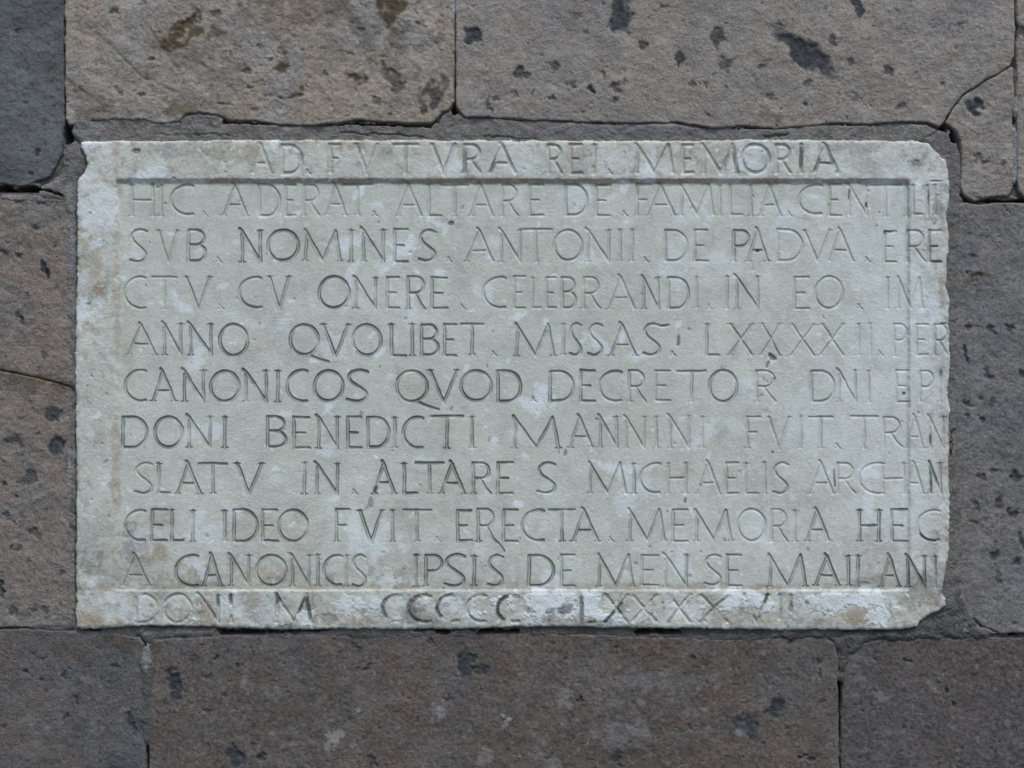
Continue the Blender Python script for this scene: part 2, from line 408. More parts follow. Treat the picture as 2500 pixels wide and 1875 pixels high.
def stone_face(tilt=(0, 0), rough=1.0, seed=1, base_h=0.0, small=1.0, ctr=(0, 0), lines=(), extra=None, dens=1.0):
    def f(X, Y, sd):
        h = base_h + fbm(X, Y, 320, 3, seed) * 0.0020 + fbm(X, Y, 60, 4, seed + 1) * 0.0019 * rough \
            + fbm(X, Y, 15, 3, seed + 2, .7) * 0.0011 * rough
        h = h + (X - ctr[0]) * S * tilt[0] + (Y - ctr[1]) * S * tilt[1]
        n = fbm(X, Y, 22, 4, seed + 3) * 0.5
        dark = np.zeros(X.shape, np.float32); tint = np.zeros(X.shape, np.float32)
        x0, x1, y0, y1 = X.min(), X.max(), Y.min(), Y.max()
        for k, L in enumerate((FL, SMALL)):
            for (a, c, rx, ry, an, dp, br) in L:
                if not (x0 < a < x1 and y0 < c < y1): continue
                if k and (math.sin(a * 12.9 + c) * 43758.5) % 1 > dens: continue
                b = blob(X, Y, a, c, rx, ry, an, 0.5 if not k else 0.8, n * .4 if not k else None, (.62 if rx < 60 else .42) if not k else .7)
                st = ((0.95 if rx > 20 else .76) - 0.25 * br) if not k else 0.22 + .5 * ((a * 7.7) % 1) ** 1.5
                dark = np.maximum(dark, b * st)
                tint = np.maximum(tint, b * br)
                h = h - b * dp * S * (0.75 if not k else 0.6)
                h = h + b * fbm(X, Y, 9, 2, seed + 9) * 0.0008 if rx > 14 else h
        moss = np.zeros(X.shape, np.float32)
        n2 = fbm(X, Y, 34, 5, seed + 6, 0.6)
        for (a, c, rx, ry, an, s_) in MOSS:
            moss = np.maximum(moss, blob(X, Y, a, c, rx, ry, an, 1.2, n2 * 2.6, .8) * s_)
        lime = np.zeros(X.shape, np.float32)
        for (a, c, rx, ry, s_) in SPL:
            lime = np.maximum(lime, blob(X, Y, a, c, rx, ry, 0, .8, n * 1.6, 1.2) * s_)
        for (a, c, rx, ry, an, s_) in PALE:
            if y0 < c < y1: lime = np.maximum(lime, blob(X, Y, a, c, rx, ry, an, 1.0, None, .8) * s_)
        for (p, q, wd, dp, dk) in lines:
            d = seg_dist(X + n * 30, Y + n * 26, p, q)
            g = 1 - sstep(0, wd, d)
            h = h - g * dp * S
            moss = np.maximum(moss, g * dk)
        if extra is not None: h, dark, tint, lime, moss = extra(X, Y, sd, h, dark, tint, lime, moss, n)
        return h, np.stack([dark, tint, lime, moss], -1)
    return f

TOPE = 0.30
m_top = stone_mat('beige grey tuff', (0.300, 0.268, 0.238), (0.322, 0.278, 0.232), (0.262, 0.254, 0.238), seed=1, speck=.75)
m_pale = stone_mat('pale worn tuff', (0.318, 0.282, 0.240), (0.335, 0.284, 0.218), (0.290, 0.280, 0.268), seed=2, grain=.8, speck=.8)
m_blue = stone_mat('blue grey tuff', (0.118, 0.126, 0.126), (0.104, 0.112, 0.110), (0.160, 0.168, 0.172), seed=3, speck=.7, grain=.7)
m_side = stone_mat('brown grey tuff', (0.235, 0.205, 0.178), (0.255, 0.213, 0.174), (0.200, 0.194, 0.184), seed=4, grain=1.2)
m_right = stone_mat('dark grey tuff', (0.192, 0.188, 0.182), (0.215, 0.192, 0.172), (0.164, 0.168, 0.168), seed=5, grain=.9)
m_low = stone_mat('red brown tuff', (0.132, 0.114, 0.103), (0.147, 0.113, 0.092), (0.130, 0.128, 0.124), seed=6, speck=1.2, pale=1.4, grain=.75)
m_low_l = stone_mat('ash grey tuff', (0.136, 0.126, 0.121), (0.148, 0.126, 0.110), (0.112, 0.120, 0.119), seed=7, speck=1.0)
m_low_r = stone_mat('dark brown tuff', (0.110, 0.099, 0.094), (0.120, 0.102, 0.090), (0.116, 0.111, 0.107), seed=8, speck=1.3, pale=1.6, grain=.65)

def j(seed, y0, xs, amp=3):          # jittered run of points along a horizontal edge
    r = np.random.RandomState(seed)
    return [(x, y0 + r.uniform(-amp, amp)) for x in xs]

blocks = [
 # upper left, blue grey
 ('stone_block', [(-620,-480),(155,-480),(155,100),(154,300),(152,345),(148,380),(120,430),(60,452),(-30,446),(-620,448)], m_blue,
  dict(seed=11, base_h=-0.002, rough=.8, dens=.4), None),
 # upper middle, pale with moss
 ('stone_block', [(160,-480),(1109,-480),(1109,60),(1107,200),(1107,250),(1096,268),(1082,272),(1065,290),(1050,303),(1000,303),(940,296),(860,293),(840,297),
   (780,305),(690,304),(620,294),(556,293),(530,280),(490,274),(455,278),(440,295),(400,301),(340,292),(280,291),(215,296),(185,302),(168,306),(161,290),(160,150)], m_pale,
  dict(seed=12, base_h=0.0008, rough=.95, dens=.6, lines=(((235,80),(300,140),7,1.2,.45),((300,140),(350,190),6,1.6,.6),((350,190),(425,222),8,1.2,.2),((345,45),(385,95),6,1,.2),((385,95),(430,165),7,1.3,.5),((160,195),(240,250),9,1.5,.3),
   ((720,135),(820,150),6,1,.15),((1075,-50),(1072,120),6,3,.1))), None),
 # upper right, large
 ('stone_block', [(1114,-480),(2476,-480),(2476,140),(2466,160),(2435,180),(2390,205),(2350,232),(2325,262),(2302,300),(2290,309),(2262,300),(2200,296),
   (2120,305),(2050,300),(1985,306),(1900,312),(1800,307),(1730,312),(1650,298),(1500,300),(1400,296),(1290,291),(1190,285),(1135,286),(1122,272),(1114,262),(1113,150)], m_top,
  dict(seed=13, base_h=0.0003, rough=.75), None),
 # broken corner
 ('stone_block', [(2472,163),(2438,183),(2394,208),(2354,235),(2329,264),(2309,300),(2330,318),(2348,345),(2348,400),(2347,455),(2356,478),(2380,490),(2420,482),(2462,478),(2474,460),(2473,300)], m_top,
  dict(seed=14, base_h=-0.0008, ctr=(2400,330), tilt=(.02, 0)), None),
 # far right edge
 ('stone_block', [(2484,-480),(3100,-480),(3100,488),(2560,484),(2505,478),(2488,466),(2486,440),(2484,200)], m_top,
  dict(seed=15, base_h=-0.001), None),
 # right of the plaque
 ('stone_block', [(2326,508),(2350,494),(2390,500),(2440,496),(2480,498),(2560,494),(3100,498),(3100,1548),(2560,1550),(2480,1546),(2420,1547),(2360,1547),(2332,1546),
   (2328,1480),(2324,1300),(2325,1000),(2324,700)], m_right,
  dict(seed=16, base_h=-0.0022, rough=.85, lines=(((2452,500),(2466,520),4,4,.1),((2384,1518),(2398,1532),5,10,.1),((2398,1532),(2430,1541),4,6,.1))), None),
 # left of the plaque, upper
 ('stone_block', [(-620,482),(-30,482),(60,486),(140,490),(178,496),(184,560),(183,900),(180,944),(130,930),(60,915),(0,900),(-620,890)], m_side,
  dict(seed=17, base_h=-0.002, dens=1.0), None),
 # left of the plaque, lower
 ('stone_block', [(-620,893),(0,903),(60,918),(130,934),(180,950),(182,1200),(182,1490),(176,1528),(100,1533),(0,1532),(-620,1534)], m_side,
  dict(seed=18, base_h=-0.0035, tilt=(0, 0.003), ctr=(0, 900), dens=1.0), None),
 # lower course
 ('stone_block', [(-620,1540),(0,1537),(120,1538),(200,1542),(300,1548),(338,1556),(352,1575),(354,1700),(354,1830),(354,2350),(-620,2350)], m_low_l,
  dict(seed=19, rough=.6, base_h=-0.001), None),
 ('stone_block', [(360,1590),(372,1560),(430,1560),(540,1552),(700,1550),(1000,1550),(1300,1548),(1480,1552),(1720,1562),(1820,1563),(1900,1556),(2010,1556),(2036,1572),(2045,1600),(2047,1700),(2048,1850),(2048,2350),
   (368,2350),(366,1860),(362,1700)], m_low, dict(seed=20, rough=.6, base_h=-0.001), None),
 ('stone_block', [(2062,1640),(2066,1600),(2100,1575),(2160,1562),(2300,1560),(2420,1558),(3100,1556),(3100,2350),(2055,2350),(2054,1800),(2055,1750),(2058,1690)], m_low_r,
  dict(seed=21, rough=.6, base_h=-0.002), None),
]
TELL = {11: 'dark bluish grey block at the upper left corner', 12: 'pale beige block with olive brown stains', 14: 'broken off corner piece beside the top right of the plaque'}
for nm, poly, mt, kw, ex in blocks:
    o_ = field(nm, poly, mt, wall, stone_face(extra=ex, **kw), step=3.0, warp=4.0, warp_s=30, rnd=5, rnd_d=0.0010, seed=kw['seed'], grow=1.0)
    if kw['seed'] in TELL: o_['label'] = TELL[kw['seed']]

# ---- mortar pads
m_grey = mortar_mat('grey mortar', (0.150, 0.142, 0.133), (0.206, 0.194, 0.180))
m_purple = mortar_mat('violet grey mortar', (0.178, 0.167, 0.156), (0.246, 0.232, 0.214), 5)
m_green = mortar_mat('green grey mortar', (0.086, 0.087, 0.083), (0.122, 0.121, 0.114), 9)
m_light = mortar_mat('pale mortar', (0.22, 0.225, 0.225), (0.30, 0.305, 0.30), 3)

def pad_face(h0, rough=1.0, seed=31, cuts=(), tints=(), limes=()):
    def f(X, Y, sd):
        h = h0 + fbm(X, Y, 70, 4, seed) * 0.0020 * rough + fbm(X, Y, 16, 4, seed + 1, .7) * 0.0017 * rough
        n = fbm(X, Y, 18, 4, seed + 2)
        dark = np.zeros(X.shape, np.float32); tint = dark.copy(); lime = dark.copy()
        for (p, q, wd, dp) in cuts:
            d = seg_dist(X + n * 7, Y + n * 7, p, q)
            g = 1 - sstep(wd * .4, wd, d)
            h = h - g * dp * S
        for (a, c, rx, ry, an, s_) in tints: tint = np.maximum(tint, blob(X, Y, a, c, rx, ry, an, .9, n * .5) * s_)
        for (a, c, rx, ry, an, s_) in limes: lime = np.maximum(lime, blob(X, Y, a, c, rx, ry, an, .7, n * .6) * s_)
        return h, np.stack([dark, tint, lime, dark], -1)
    return f

RND = {41: 8, 53: 8, 54: 8}
pads = [
 # band above the plaque
 ([(178,320),(182,306),(200,297),(280,290),(340,291),(400,299),(440,297),(452,284),(492,280),(530,287),(556,300),(620,301),(690,311),(780,312),(860,301),(940,304),(1000,311),(1052,311),
   (1072,294),(1098,274),(1122,280),(1138,292),(1190,292),(1290,298),(1400,303),(1500,307),(1650,305),(1730,318),(1800,314),(1900,318),(1985,311),(2050,306),(2120,310),(2200,303),(2262,308),(2280,318),
   (2262,335),(2200,350),(1400,352),(600,352),(210,352),(186,334)], m_purple,
  dict(h0=-0.0004, seed=41, cuts=(((378,328),(560,329),2.2,2.5),((830,324),(1030,331),2.6,5),((1180,332),(1310,339),2.6,4),((1870,336),(1925,330),4,7)),
   tints=((1500,325,230,25,0,.75),(1750,330,160,20,0,.6),(1200,320,120,22,0,.3)))),
 # upper right corner
 ([(2255,338),(2282,318),(2300,316),(2318,322),(2334,350),(2346,400),(2348,460),(2348,505),(2344,560),(2340,700),(2342,900),(2340,1040),(2344,1250),(2342,1420),(2340,1480),(2300,1500),(2270,1480),
   (2290,1440),(2298,1300),(2298,600),(2298,420),(2280,380)], m_grey,
  dict(h0=-0.0008, seed=42, tints=((2310,380,24,60,-60,.8),(2336,470,10,60,0,.8),(2330,620,10,120,0,.25)),
       cuts=(((2333,1052),(2328,1116),4.0,40),))),
 # left of the plaque
 ([(158,345),(165,338),(188,345),(204,362),(210,385),(208,410),(192,428),(190,470),(196,1200),(196,1525),(178,1528),(176,1300),(164,1290),(160,1100),(170,1010),(176,950),(160,930),(162,800),(158,680),(160,520),
   (150,495),(110,490),(95,478),(100,455),(130,440),(152,420),(155,380)], m_purple,
  dict(h0=-0.0014, seed=43, tints=((180,400,26,50,0,.6),(175,580,10,80,0,.9),(170,860,12,60,0,.4)), cuts=(((188,440),(186,900),3,7),((186,900),(184,1520),3,7)), limes=((168,1170,5,70,0,.5),(172,590,9,80,0,.3),(170,470,6,60,0,.15)))),
 # lower right corner
 ([(2200,1545),(2236,1530),(2250,1500),(2300,1480),(2300,1445),(2330,1420),(2350,1450),(2372,1500),(2398,1530),(2420,1545),(2410,1562),(2330,1566),(2160,1562),(2120,1566),(2090,1600),(2060,1650),(2046,1650),
   (2046,1590),(2030,1566),(2010,1556),(2060,1545)], m_green, dict(h0=-0.0010, seed=44, rough=1.3)),
 # under the plaque
 ([(330,1548),(340,1535),(440,1530),(530,1530),(520,1552),(480,1560),(460,1558),(420,1560),(380,1566),(366,1574),(350,1570)], m_grey, dict(h0=0.0000, seed=45)),
 ([(1290,1522),(1600,1522),(1700,1522),(2060,1522),(2060,1562),(1900,1564),(1820,1574),(1740,1574),(1500,1562),(1290,1560)], m_green, dict(h0=-0.0005, seed=46,
   cuts=(((1556,1545),(1657,1544),6,60),((1150,1545),(1250,1545),5,60)))),
 ([(180,1522),(240,1522),(360,1525),(360,1558),(220,1556),(180,1550)], m_grey, dict(h0=-0.001, seed=47)),
 ([(500,1528),(700,1525),(1310,1525),(1320,1562),(700,1562),(500,1562)], m_grey, dict(h0=-0.0015, seed=48, cuts=(((1070,1545),(1092,1546),5,50),((538,1547),(780,1543),3,30)))),
 # upright joint of the lower course
 ([(348,1580),(356,1572),(372,1578),(378,1620),(376,1700),(374,1790),(364,1822),(348,1818),(338,1760),(344,1680),(334,1620)], m_low_l and mortar_mat('ash mortar', (0.105,0.105,0.100), (0.125,0.125,0.118), 2),
  dict(h0=0.0006, seed=49, limes=((357,1605,11,30,5,.35),(356,1618,3,16,0,.5)))),
 ([(2040,1640),(2070,1640),(2062,1664),(2050,1668),(2040,1664)], m_green, dict(h0=-0.001, seed=50)),
 ([(2044,1762),(2060,1762),(2058,1850),(2046,1852)], m_green, dict(h0=-0.001, seed=51)),
 # right upright joint
 ([(2470,170),(2488,160),(2490,240),(2486,290),(2476,292),(2470,230)], mortar_mat('brown mortar', (0.13,0.12,0.115), (0.15,0.14,0.13), 2), dict(h0=-0.003, seed=52)),
 ([(2472,240),(2486,235),(2489,270),(2482,290),(2474,288)], m_light, dict(h0=-0.0012, seed=53)),
 ([(2464,318),(2478,312),(2486,330),(2484,440),(2476,452),(2468,446),(2462,380)], m_light, dict(h0=-0.0010, seed=54)),
 ([(2462,300),(2482,298),(2486,318),(2470,322),(2460,316)], m_grey, dict(h0=-0.003, seed=55)),
 ([(2366,486),(2400,478),(2432,476),(2462,470),(2490,474),(2500,486),(2470,492),(2440,494),(2400,500),(2375,498)], m_grey, dict(h0=-0.004, seed=56, rough=1.6)),
 ([(1104,-480),(1120,-480),(1118,60),(1117,102),(1105,104)], mortar_mat('joint mortar', (0.17,0.158,0.145), (0.19,0.175,0.155), 2), dict(h0=-0.002, seed=57, limes=((1112,8,12,13,0,.9),))),
 # left horizontal joint
 ([(0,486),(0,478),(60,476),(110,482),(180,488),(182,500),(60,494)], m_grey, dict(h0=-0.001, seed=58)),
 ([(-20,445),(20,438),(70,440),(95,450),(92,458),(40,458),(-20,460)], m_grey, dict(h0=-0.003, seed=59)),
 ([(60,1530),(90,1512),(140,1510),(180,1500),(184,1530),(150,1540),(80,1540)], m_grey, dict(h0=0.0, seed=60, limes=((140,1535,30,2.5,0,.7),))),
]
for poly, mt, kw in pads:
    field('mortar', poly, mt, wall, pad_face(**kw), step=2.6, warp=3.5, warp_s=22, rnd=kw.pop('rnd', 18) if False else RND.get(kw['seed'], 20), rnd_d=0.0038 if kw['seed'] not in RND else 0.0016, seed=kw['seed'], feather=True, grow={41: 4.5, 42: 5, 53: 0, 54: 0}.get(kw['seed'], 2.5))

# bedding mortar behind the stones: fills the joints, open where the photograph shows black slots
cx = np.concatenate([[-620, -300], np.arange(-40, 2541, 5.0), [2800, 3100]]); cy = np.concatenate([[-480, -240], np.arange(-40, 1916, 5.0), [2100, 2350]])
X, Y = np.meshgrid(cx, cy)
nn = fbm(X, Y, 20, 3, 71)
hh = -0.0065 + fbm(X, Y, 90, 3, 72) * 0.0012 + nn * 0.0012
hh = open_voids(X, Y, hh, 4)
idx = np.arange(X.size).reshape(X.shape)
q = np.stack([idx[:-1, :-1], idx[1:, :-1], idx[1:, 1:], idx[:-1, 1:]], -1).reshape(-1, 4)
hid = ((X > 215) & (X < 2270) & (Y > 365) & (Y < 1505)).ravel()
hh = np.where((X > 205) & (X < 2290) & (Y > 355) & (Y < 1515), -0.030, hh)
q = q[~hid[q].all(1)]
u, inv = np.unique(q, return_inverse=True)
mesh_obj('bedding_mortar', world_xyz(X, Y, hh).reshape(-1, 3)[u], inv.reshape(-1, 4), mortar_mat('bedding', (0.10, 0.097, 0.094), (0.13, 0.125, 0.12), 1), wall, np.zeros((len(u), 4)))

# ------------------------------------------------------------------ lettering of the plaque
def arc(cx, cy, rx, ry, a0, a1, n=18):
    return [(cx + rx * math.cos(math.radians(a0 + (a1 - a0) * i / n)), cy + ry * math.sin(math.radians(a0 + (a1 - a0) * i / n))) for i in range(n + 1)]

def crom(P, n=5):
    P = [P[0]] + P + [P[-1]]; out = []
    for i in range(1, len(P) - 2):
        for k in range(n):
            t = k / n
            out.append(tuple(0.5 * ((2 * P[i][c]) + (-P[i-1][c] + P[i+1][c]) * t + (2*P[i-1][c] - 5*P[i][c] + 4*P[i+1][c] - P[i+2][c]) * t*t
                                    + (-P[i-1][c] + 3*P[i][c] - 3*P[i+1][c] + P[i+2][c]) * t**3) for c in (0, 1)))
    out.append(P[-2]); return out

SC = crom([(.95, .05), (.62, -.01), (.28, .05), (.1, .2), (.24, .38), (.6, .55), (.9, .72), (.88, .9), (.6, 1.0), (.3, 1.0), (.03, .95)])
# strokes (polyline, weight) and serif points, in a box 0..1 wide and 0..1 down
G = {
 'A': ([([(0, 1), (.46, .02)], .8), ([(.38, -.07), (.46, .0), (1, 1)], 1), ([(.22, .66), (.78, .66)], .45)], [(0, 1), (1, 1)]),
 'B': ([([(.04, 0), (.04, 1)], 1), ([(.04, 0), (.45, 0)] + arc(.45, .24, .47, .24, -90, 90) + [(.04, .48)], .8),
        ([(.04, .48), (.5, .48)] + arc(.5, .74, .5, .26, -90, 90) + [(.04, 1)], .8)], []),
 'C': ([([(1, .03), (.86, -.0)] + arc(.8, .5, .8, .5, -90, -270, 24) + [(.98, .98)], .95)], []),
 'D': ([([(.04, 0), (.04, 1)], 1), ([(.04, 0), (.4, 0)] + arc(.4, .5, .6, .5, -90, 90, 22) + [(.04, 1)], .9)], []),
 'E': ([([(.06, 0), (.06, 1)], 1), ([(.06, 0), (.98, 0)], .7), ([(.06, .5), (.7, .5)], .5), ([(.06, 1), (1, 1)], .7)], []),
 'F': ([([(.08, 0), (.08, 1)], 1), ([(.08, 0), (1, 0)], .7), ([(.08, .5), (.75, .5)], .5)], [(.08, 1)]),
 'H': ([([(.05, 0), (.05, 1)], 1), ([(.95, 0), (.95, 1)], 1), ([(.05, .5), (.95, .5)], .6)], [(.05, 0), (.95, 0), (.05, 1), (.95, 1)]),
 'I': ([([(.5, 0), (.5, 1)], 1)], [(.5, 0), (.5, 1)]),
 'L': ([([(.06, 0), (.06, 1)], 1), ([(.06, 1), (1, 1)], .7)], [(.06, 0)]),
 'M': ([([(.0, 1), (.04, .12)], .8), ([(-.02, -.03), (.5, 1)], .95), ([(.5, 1), (.86, .0)], .7), ([(.86, 0), (1, 1)], 1)], [(0, 1), (1, 1)]),
 'N': ([([(.04, .12), (.04, 1)], .8), ([(-.08, -.06), (.04, .02), (.96, 1)], .95), ([(.96, 0), (.96, 1)], .8)], [(.96, 0), (.04, 1)]),
 'O': ([(arc(.5, .5, .5, .5, 0, 360, 40), .95)], []),
 'P': ([([(.06, 0), (.06, 1)], 1), ([(.06, 0), (.5, 0)] + arc(.5, .26, .5, .26, -90, 90) + [(.06, .52)], .8)], [(.06, 1)]),
 'Q': ([(arc(.5, .5, .5, .5, 0, 360, 40), .95), ([(.62, .99), (.95, 1.12), (1.38, 1.25)], .8)], []),
 'R': ([([(.05, 0), (.05, 1)], 1), ([(.05, 0), (.5, 0)] + arc(.5, .26, .45, .26, -90, 90) + [(.05, .52)], .8), ([(.45, .52), (.78, .84), (1.05, 1.0)], .8)], [(.05, 1)]),
 'S': ([(SC, .95)], []),
 'T': ([([(0, 0), (1, 0)], .75), ([(.5, 0), (.5, 1)], .95)], [(.5, 1)]),
 'V': ([([(.0, 0), (.5, 1.03)], 1), ([(.5, 1.03), (1, 0)], .85)], [(0, 0), (1, 0)]),
 'X': ([([(.04, 0), (.96, 1)], .95), ([(0, 1), (1, 0)], .8)], [(.04, 0), (1, 0), (0, 1), (.96, 1)]),
}
# each run: origin x, top y, bottom y, default darkness of the drawn outline, then letter left right [darkness]; measured in units of 1/3.16 px
K = 3.16
TXT = [
 (150, 353, 425, .28, 6.0, 'A 1470 1625;D 1690 1860;. 1905;'),
 (800, 353, 425, .28, 6.0, 'F 10 100;V 215 395;T 500 700;V 800 985;R 1045 1180;A 1250 1450;R 1690 1805;E 1860 1965;I 2052;. 2180'),
 (1450, 353, 425, .28, 6.0, 'M 320 615 .3;E 670 770;M 835 1110;O 1135 1355;R 1390 1515;I 1597;A 1690 1885'),
 (150, 451, 527, .30, 4.2, 'H 530 720;I 770;C 840 1020 .35;. 1105;A 1250 1435 .4;D 1515 1685 .35;E 1720 1810 .25;R 1860 1990 .3;A 2040 2195'),
 (800, 451, 527, .30, 4.2, 'T 120 345;. 365;A 535 725;L 770 880;T 870 1090;A 1100 1275;R 1335 1465;E 1545 1665;D 1825 2005;E 2060 2185'),
 (1450, 451, 527, .30, 4.2, '. 240;F 320 440;A 420 625;M 665 925;I 970;L 1040 1150;I 1210 .45;A 1280 1440;. 1510;C 1578 1760;E 1805 1910'),
 (1800, 451, 527, .30, 4.2, 'N 855 1005;T 1020 1270;I 1305;L 1342 1425;I 1462;I 1520'),
 (150, 561, 639, .6, 3.9, 'S 525 665;V 745 900 .35;B 970 1115 .7;. 1215;N 1385 1545 .9;O 1592 1830 .9;M 1878 2155 .75'),
 (800, 561, 639, .5, 3.9, 'I 180 .85;N 265 440 .75;E 505 620 .7;S 697 840 .75;. 940;A 1070 1280 .45;N 1330 1495 .35;T 1480 1735 .3;O 1745 1965 .45;N 2000 2180 .4'),
 (1450, 561, 639, .3, 3.9, 'I 200;I 295;. 400;D 540 725 .4;E 765 880 .45;P 1068 1200 .65;A 1185 1345 .6;D 1405 1610 .3;V 1620 1825 .2;A 1815 2000 .25;. 2110'),
 (1800, 563, 641, .25, 4.2, 'E 1125 1230;R 1300 1440;E 1465 1575 .4'),
 (150, 676, 754, .3, 3.8, 'C 482 650;T 695 890;V 960 1150 .5;. 1230;C 1367 1545 .6;V 1600 1760 .6;O 1985 2222 .8'),
 (800, 676, 754, .6, 3.8, 'N 208 380 .6;E 450 555;R 610 750 .7;E 792 925 .6;. 1040;C 1198 1375 .5;E 1430 1530 .3;L 1570 1650 .3;E 1680 1765 .3;B 1800 1915 .35;R 1965 2100 .3'),
 (1450, 676, 754, .35, 3.8, 'A 115 315;N 375 505 .55;D 565 735 .55;I 790 .2;. 890;I 1028 .4;N 1095 1275 .45;E 1535 1665 .3;O 1705 1925 .3;. 2050'),
 (1800, 676, 754, .15, 3.8, 'I 1160;M 1240 1430'),
 (150, 791, 868, .6, 3.7, 'A 515 725 .5;N 785 930 .65;N 985 1165 .85;O 1217 1440 .95;Q 1762 1985 .95;V 2015 2215 .95'),
 (800, 791, 868, .9, 3.7, 'O 188 415;L 482 605;I 652;B 715 858;E 892 995 .7;T 1025 1205;. 1285;M 1455 1745 .7;I 1820 .4;S 1865 1960 .55;S 2005 2125 .65'),
 (1450, 791, 868, .5, 3.7, 'A 125 325 .6;S 375 520 .5;. 610;L 860 970 .45;X 1045 1225 .5;X 1290 1440 .35;X 1520 1705 .25;X 1750 1930 .2;I 2045 .12;I 2135 .12'),
 (1800, 791, 868, .15, 3.8, '. 1105;P 1200 1310;E 1370 1475;R 1510 1620 .35'),
 (150, 904, 981, 1., 3.6, 'C 490 655 .6;A 700 875 .85;N 938 1105 .9;O 1147 1375;N 1412 1590;I 1670;C 1737 1900;O 1947 2175'),
 (800, 904, 981, 1., 3.6, 'S 140 320;Q 528 770;V 785 1005;O 1027 1265;D 1302 1495;. 1590;D 1705 1900 .85;E 1942 2065 .8'),
 (1450, 904, 981, .5, 3.6, 'C 40 215 .75;R 262 395 .6;E 462 590 .4;T 640 865 .5;O 888 1108 .7;R 1245 1400 .3;D 1668 1860 .3;N 1885 2025 .35;I 2120 .2'),
 (1800, 904, 981, .2, 3.8, 'E 1218 1325;P 1397 1510;I 1565'),
 (150, 1017, 1094, 1., 3.6, 'D 462 665;O 717 938;N 975 1155;I 1260;B 1582 1735;E 1782 1920;N 1975 2140'),
 (800, 1017, 1094, 1., 3.6, 'E 145 265;D 300 475;I 518 .9;C 577 735;T 795 1045;I 1115;M 1435 1785;A 1865 2040 .75'),
 (1450, 1017, 1094, .3, 3.8, 'N 40 185 .55;N 240 400;I 480;N 580 740;I 835;F 1170 1290;V 1345 1510;I 1595;T 1655 1845;. 1880;T 1980 2190'),
 (1800, 1017, 1094, .18, 3.8, 'R 1120 1265;A 1305 1435;N 1475 1590 .35'),
 (150, 1130, 1206, .8, 3.6, 'S 560 710 .45;L 742 840 .75;A 893 1075 .7;T 1060 1280;V 1350 1550 .9;I 1875;N 1962 2140'),
 (800, 1130, 1206, 1., 3.6, '. 210;A 355 520;L 582 690;T 680 895;A 870 1060;R 1112 1255;E 1302 1430;S 1612 1765;'),
 (1450, 1130, 1206, .3, 3.7, 'M -35 245 .85;I 308 .7;C 352 515 .45;H 560 720;A 800 975;E 1012 1118;L 1160 1270;I 1318;S 1377 1505 .4;A 1665 1850;R 1870 2010'),
 (1800, 1130, 1206, .18, 3.7, 'C 937 1135;H 1108 1300;A 1295 1435;N 1478 1570 .4'),
 (150, 1244, 1322, .9, 3.6, 'C 492 650 .45;E 690 820 .75;L 845 945 .85;I 1015 .9;I 1262;D 1322 1515;E 1542 1670 .9;O 1672 1905'),
 (800, 1244, 1322, 1., 3.6, 'F 55 170 .75;V 245 425;I 500;T 580 800;. 850;E 992 1115;R 1152 1290;E 1347 1470;C 1497 1670;T 1705 1910;A 1890 2085'),
 (1450, 1244, 1322, .4, 3.7, '. 130;M 270 545 .55;E 597 730 .5;M 785 1060 .5;O 1107 1325 .3;R 1360 1490 .3;I 1550 .2;A 1642 1812 .6'),
 (1800, 1244, 1322, 1., 3.6, 'H 928 1102;E 1180 1310;C 1382 1560 .25'),
 (150, 1355, 1431, .8, 3.7, 'A 475 685 .6;C 880 1058 .85;A 1092 1240 .85;N 1302 1455 .8;O 1502 1740 .8;N 1775 1920 .7;I 1980 .8;C 2022 2165 .8'),
 (800, 1355, 1431, .9, 3.7, 'I 145 .5;S 187 300 .6;I 682;P 748 885;S 895 1068;I 1130;S 1230 1360 .8;D 1542 1745;E 1792 1910 .5'),
 (1450, 1355, 1431, .5, 3.7, 'M 33 305 .65;E 357 500 .4;N 542 725 .5;S 847 985 .4;E 1017 1140 .5;M 1350 1635 .75;A 1708 1893 .9;I 1965 1.;I 2035 .95'),
 (1800, 1357, 1433, .9, 3.7, 'A 1103 1250 1.;N 1305 1450 .8;I 1525 .3'),
 (150, 1450, 1520, .2, 5.4, 'D 565 750;O 787 1010;N 1058 1225;I 1310;M 1655 1935'),
 (800, 1450, 1520, .22, 5.6, 'C 417 580;C 617 800;C 838 1020;C 1070 1225;C 1302 1480;L 1945 2060'),
 (1450, 1450, 1520, .15, 5.2, 'X 80 265;X 285 490;X 560 750;X 810 1040;V 1155 1345;I 1430;I 1515'),
]

# ------------------------------------------------------------------ the plaque
STEP = 1.65
SX0, SX1, SY0, SY1 = 170.0, 2336.0, 330.0, 1548.0
xs = np.arange(SX0, SX1, STEP); ys = np.arange(SY0, SY1, STEP)
X, Y = np.meshgrid(xs, ys)
NY, NX = X.shape
OUT = [(196,347),(230,346),(300,344),(700,342),(1150,343),(1600,344),(1860,341),(2100,343),(2240,344),(2266,350),(2284,370),(2303,388),(2313,405),(2316,440),(2315,500),(2311,536),(2316,570),(2315,630),
 (2311,662),(2310,700),(2316,730),(2318,900),(2314,960),(2318,1000),(2315,1040),(2317,1090),(2313,1120),(2318,1180),(2316,1300),(2318,1345),(2312,1375),(2306,1405),(2301,1432),(2300,1448),(2304,1456),(2309,1463),
 (2306,1480),(2294,1490),(2268,1502),(2246,1518),(2236,1532),(2200,1537),(1900,1538),(1500,1533),(1250,1531),(1100,1536),(700,1537),(450,1530),(340,1530),(210,1537),(188,1533),(185,1500),(187,1300),
 (186,1100),(184,900),(187,700),(189,560),(188,470),(191,440),(206,420),(212,398),(209,380),(200,362)]
wx = fbm(X, Y, 26, 4, 81) * 2.6; wy = fbm(X, Y, 26, 4, 86) * 3.0
wx += fbm(X, Y, 9, 3, 83) * 2.4; wy += fbm(X, Y, 9, 3, 84) * 1.6
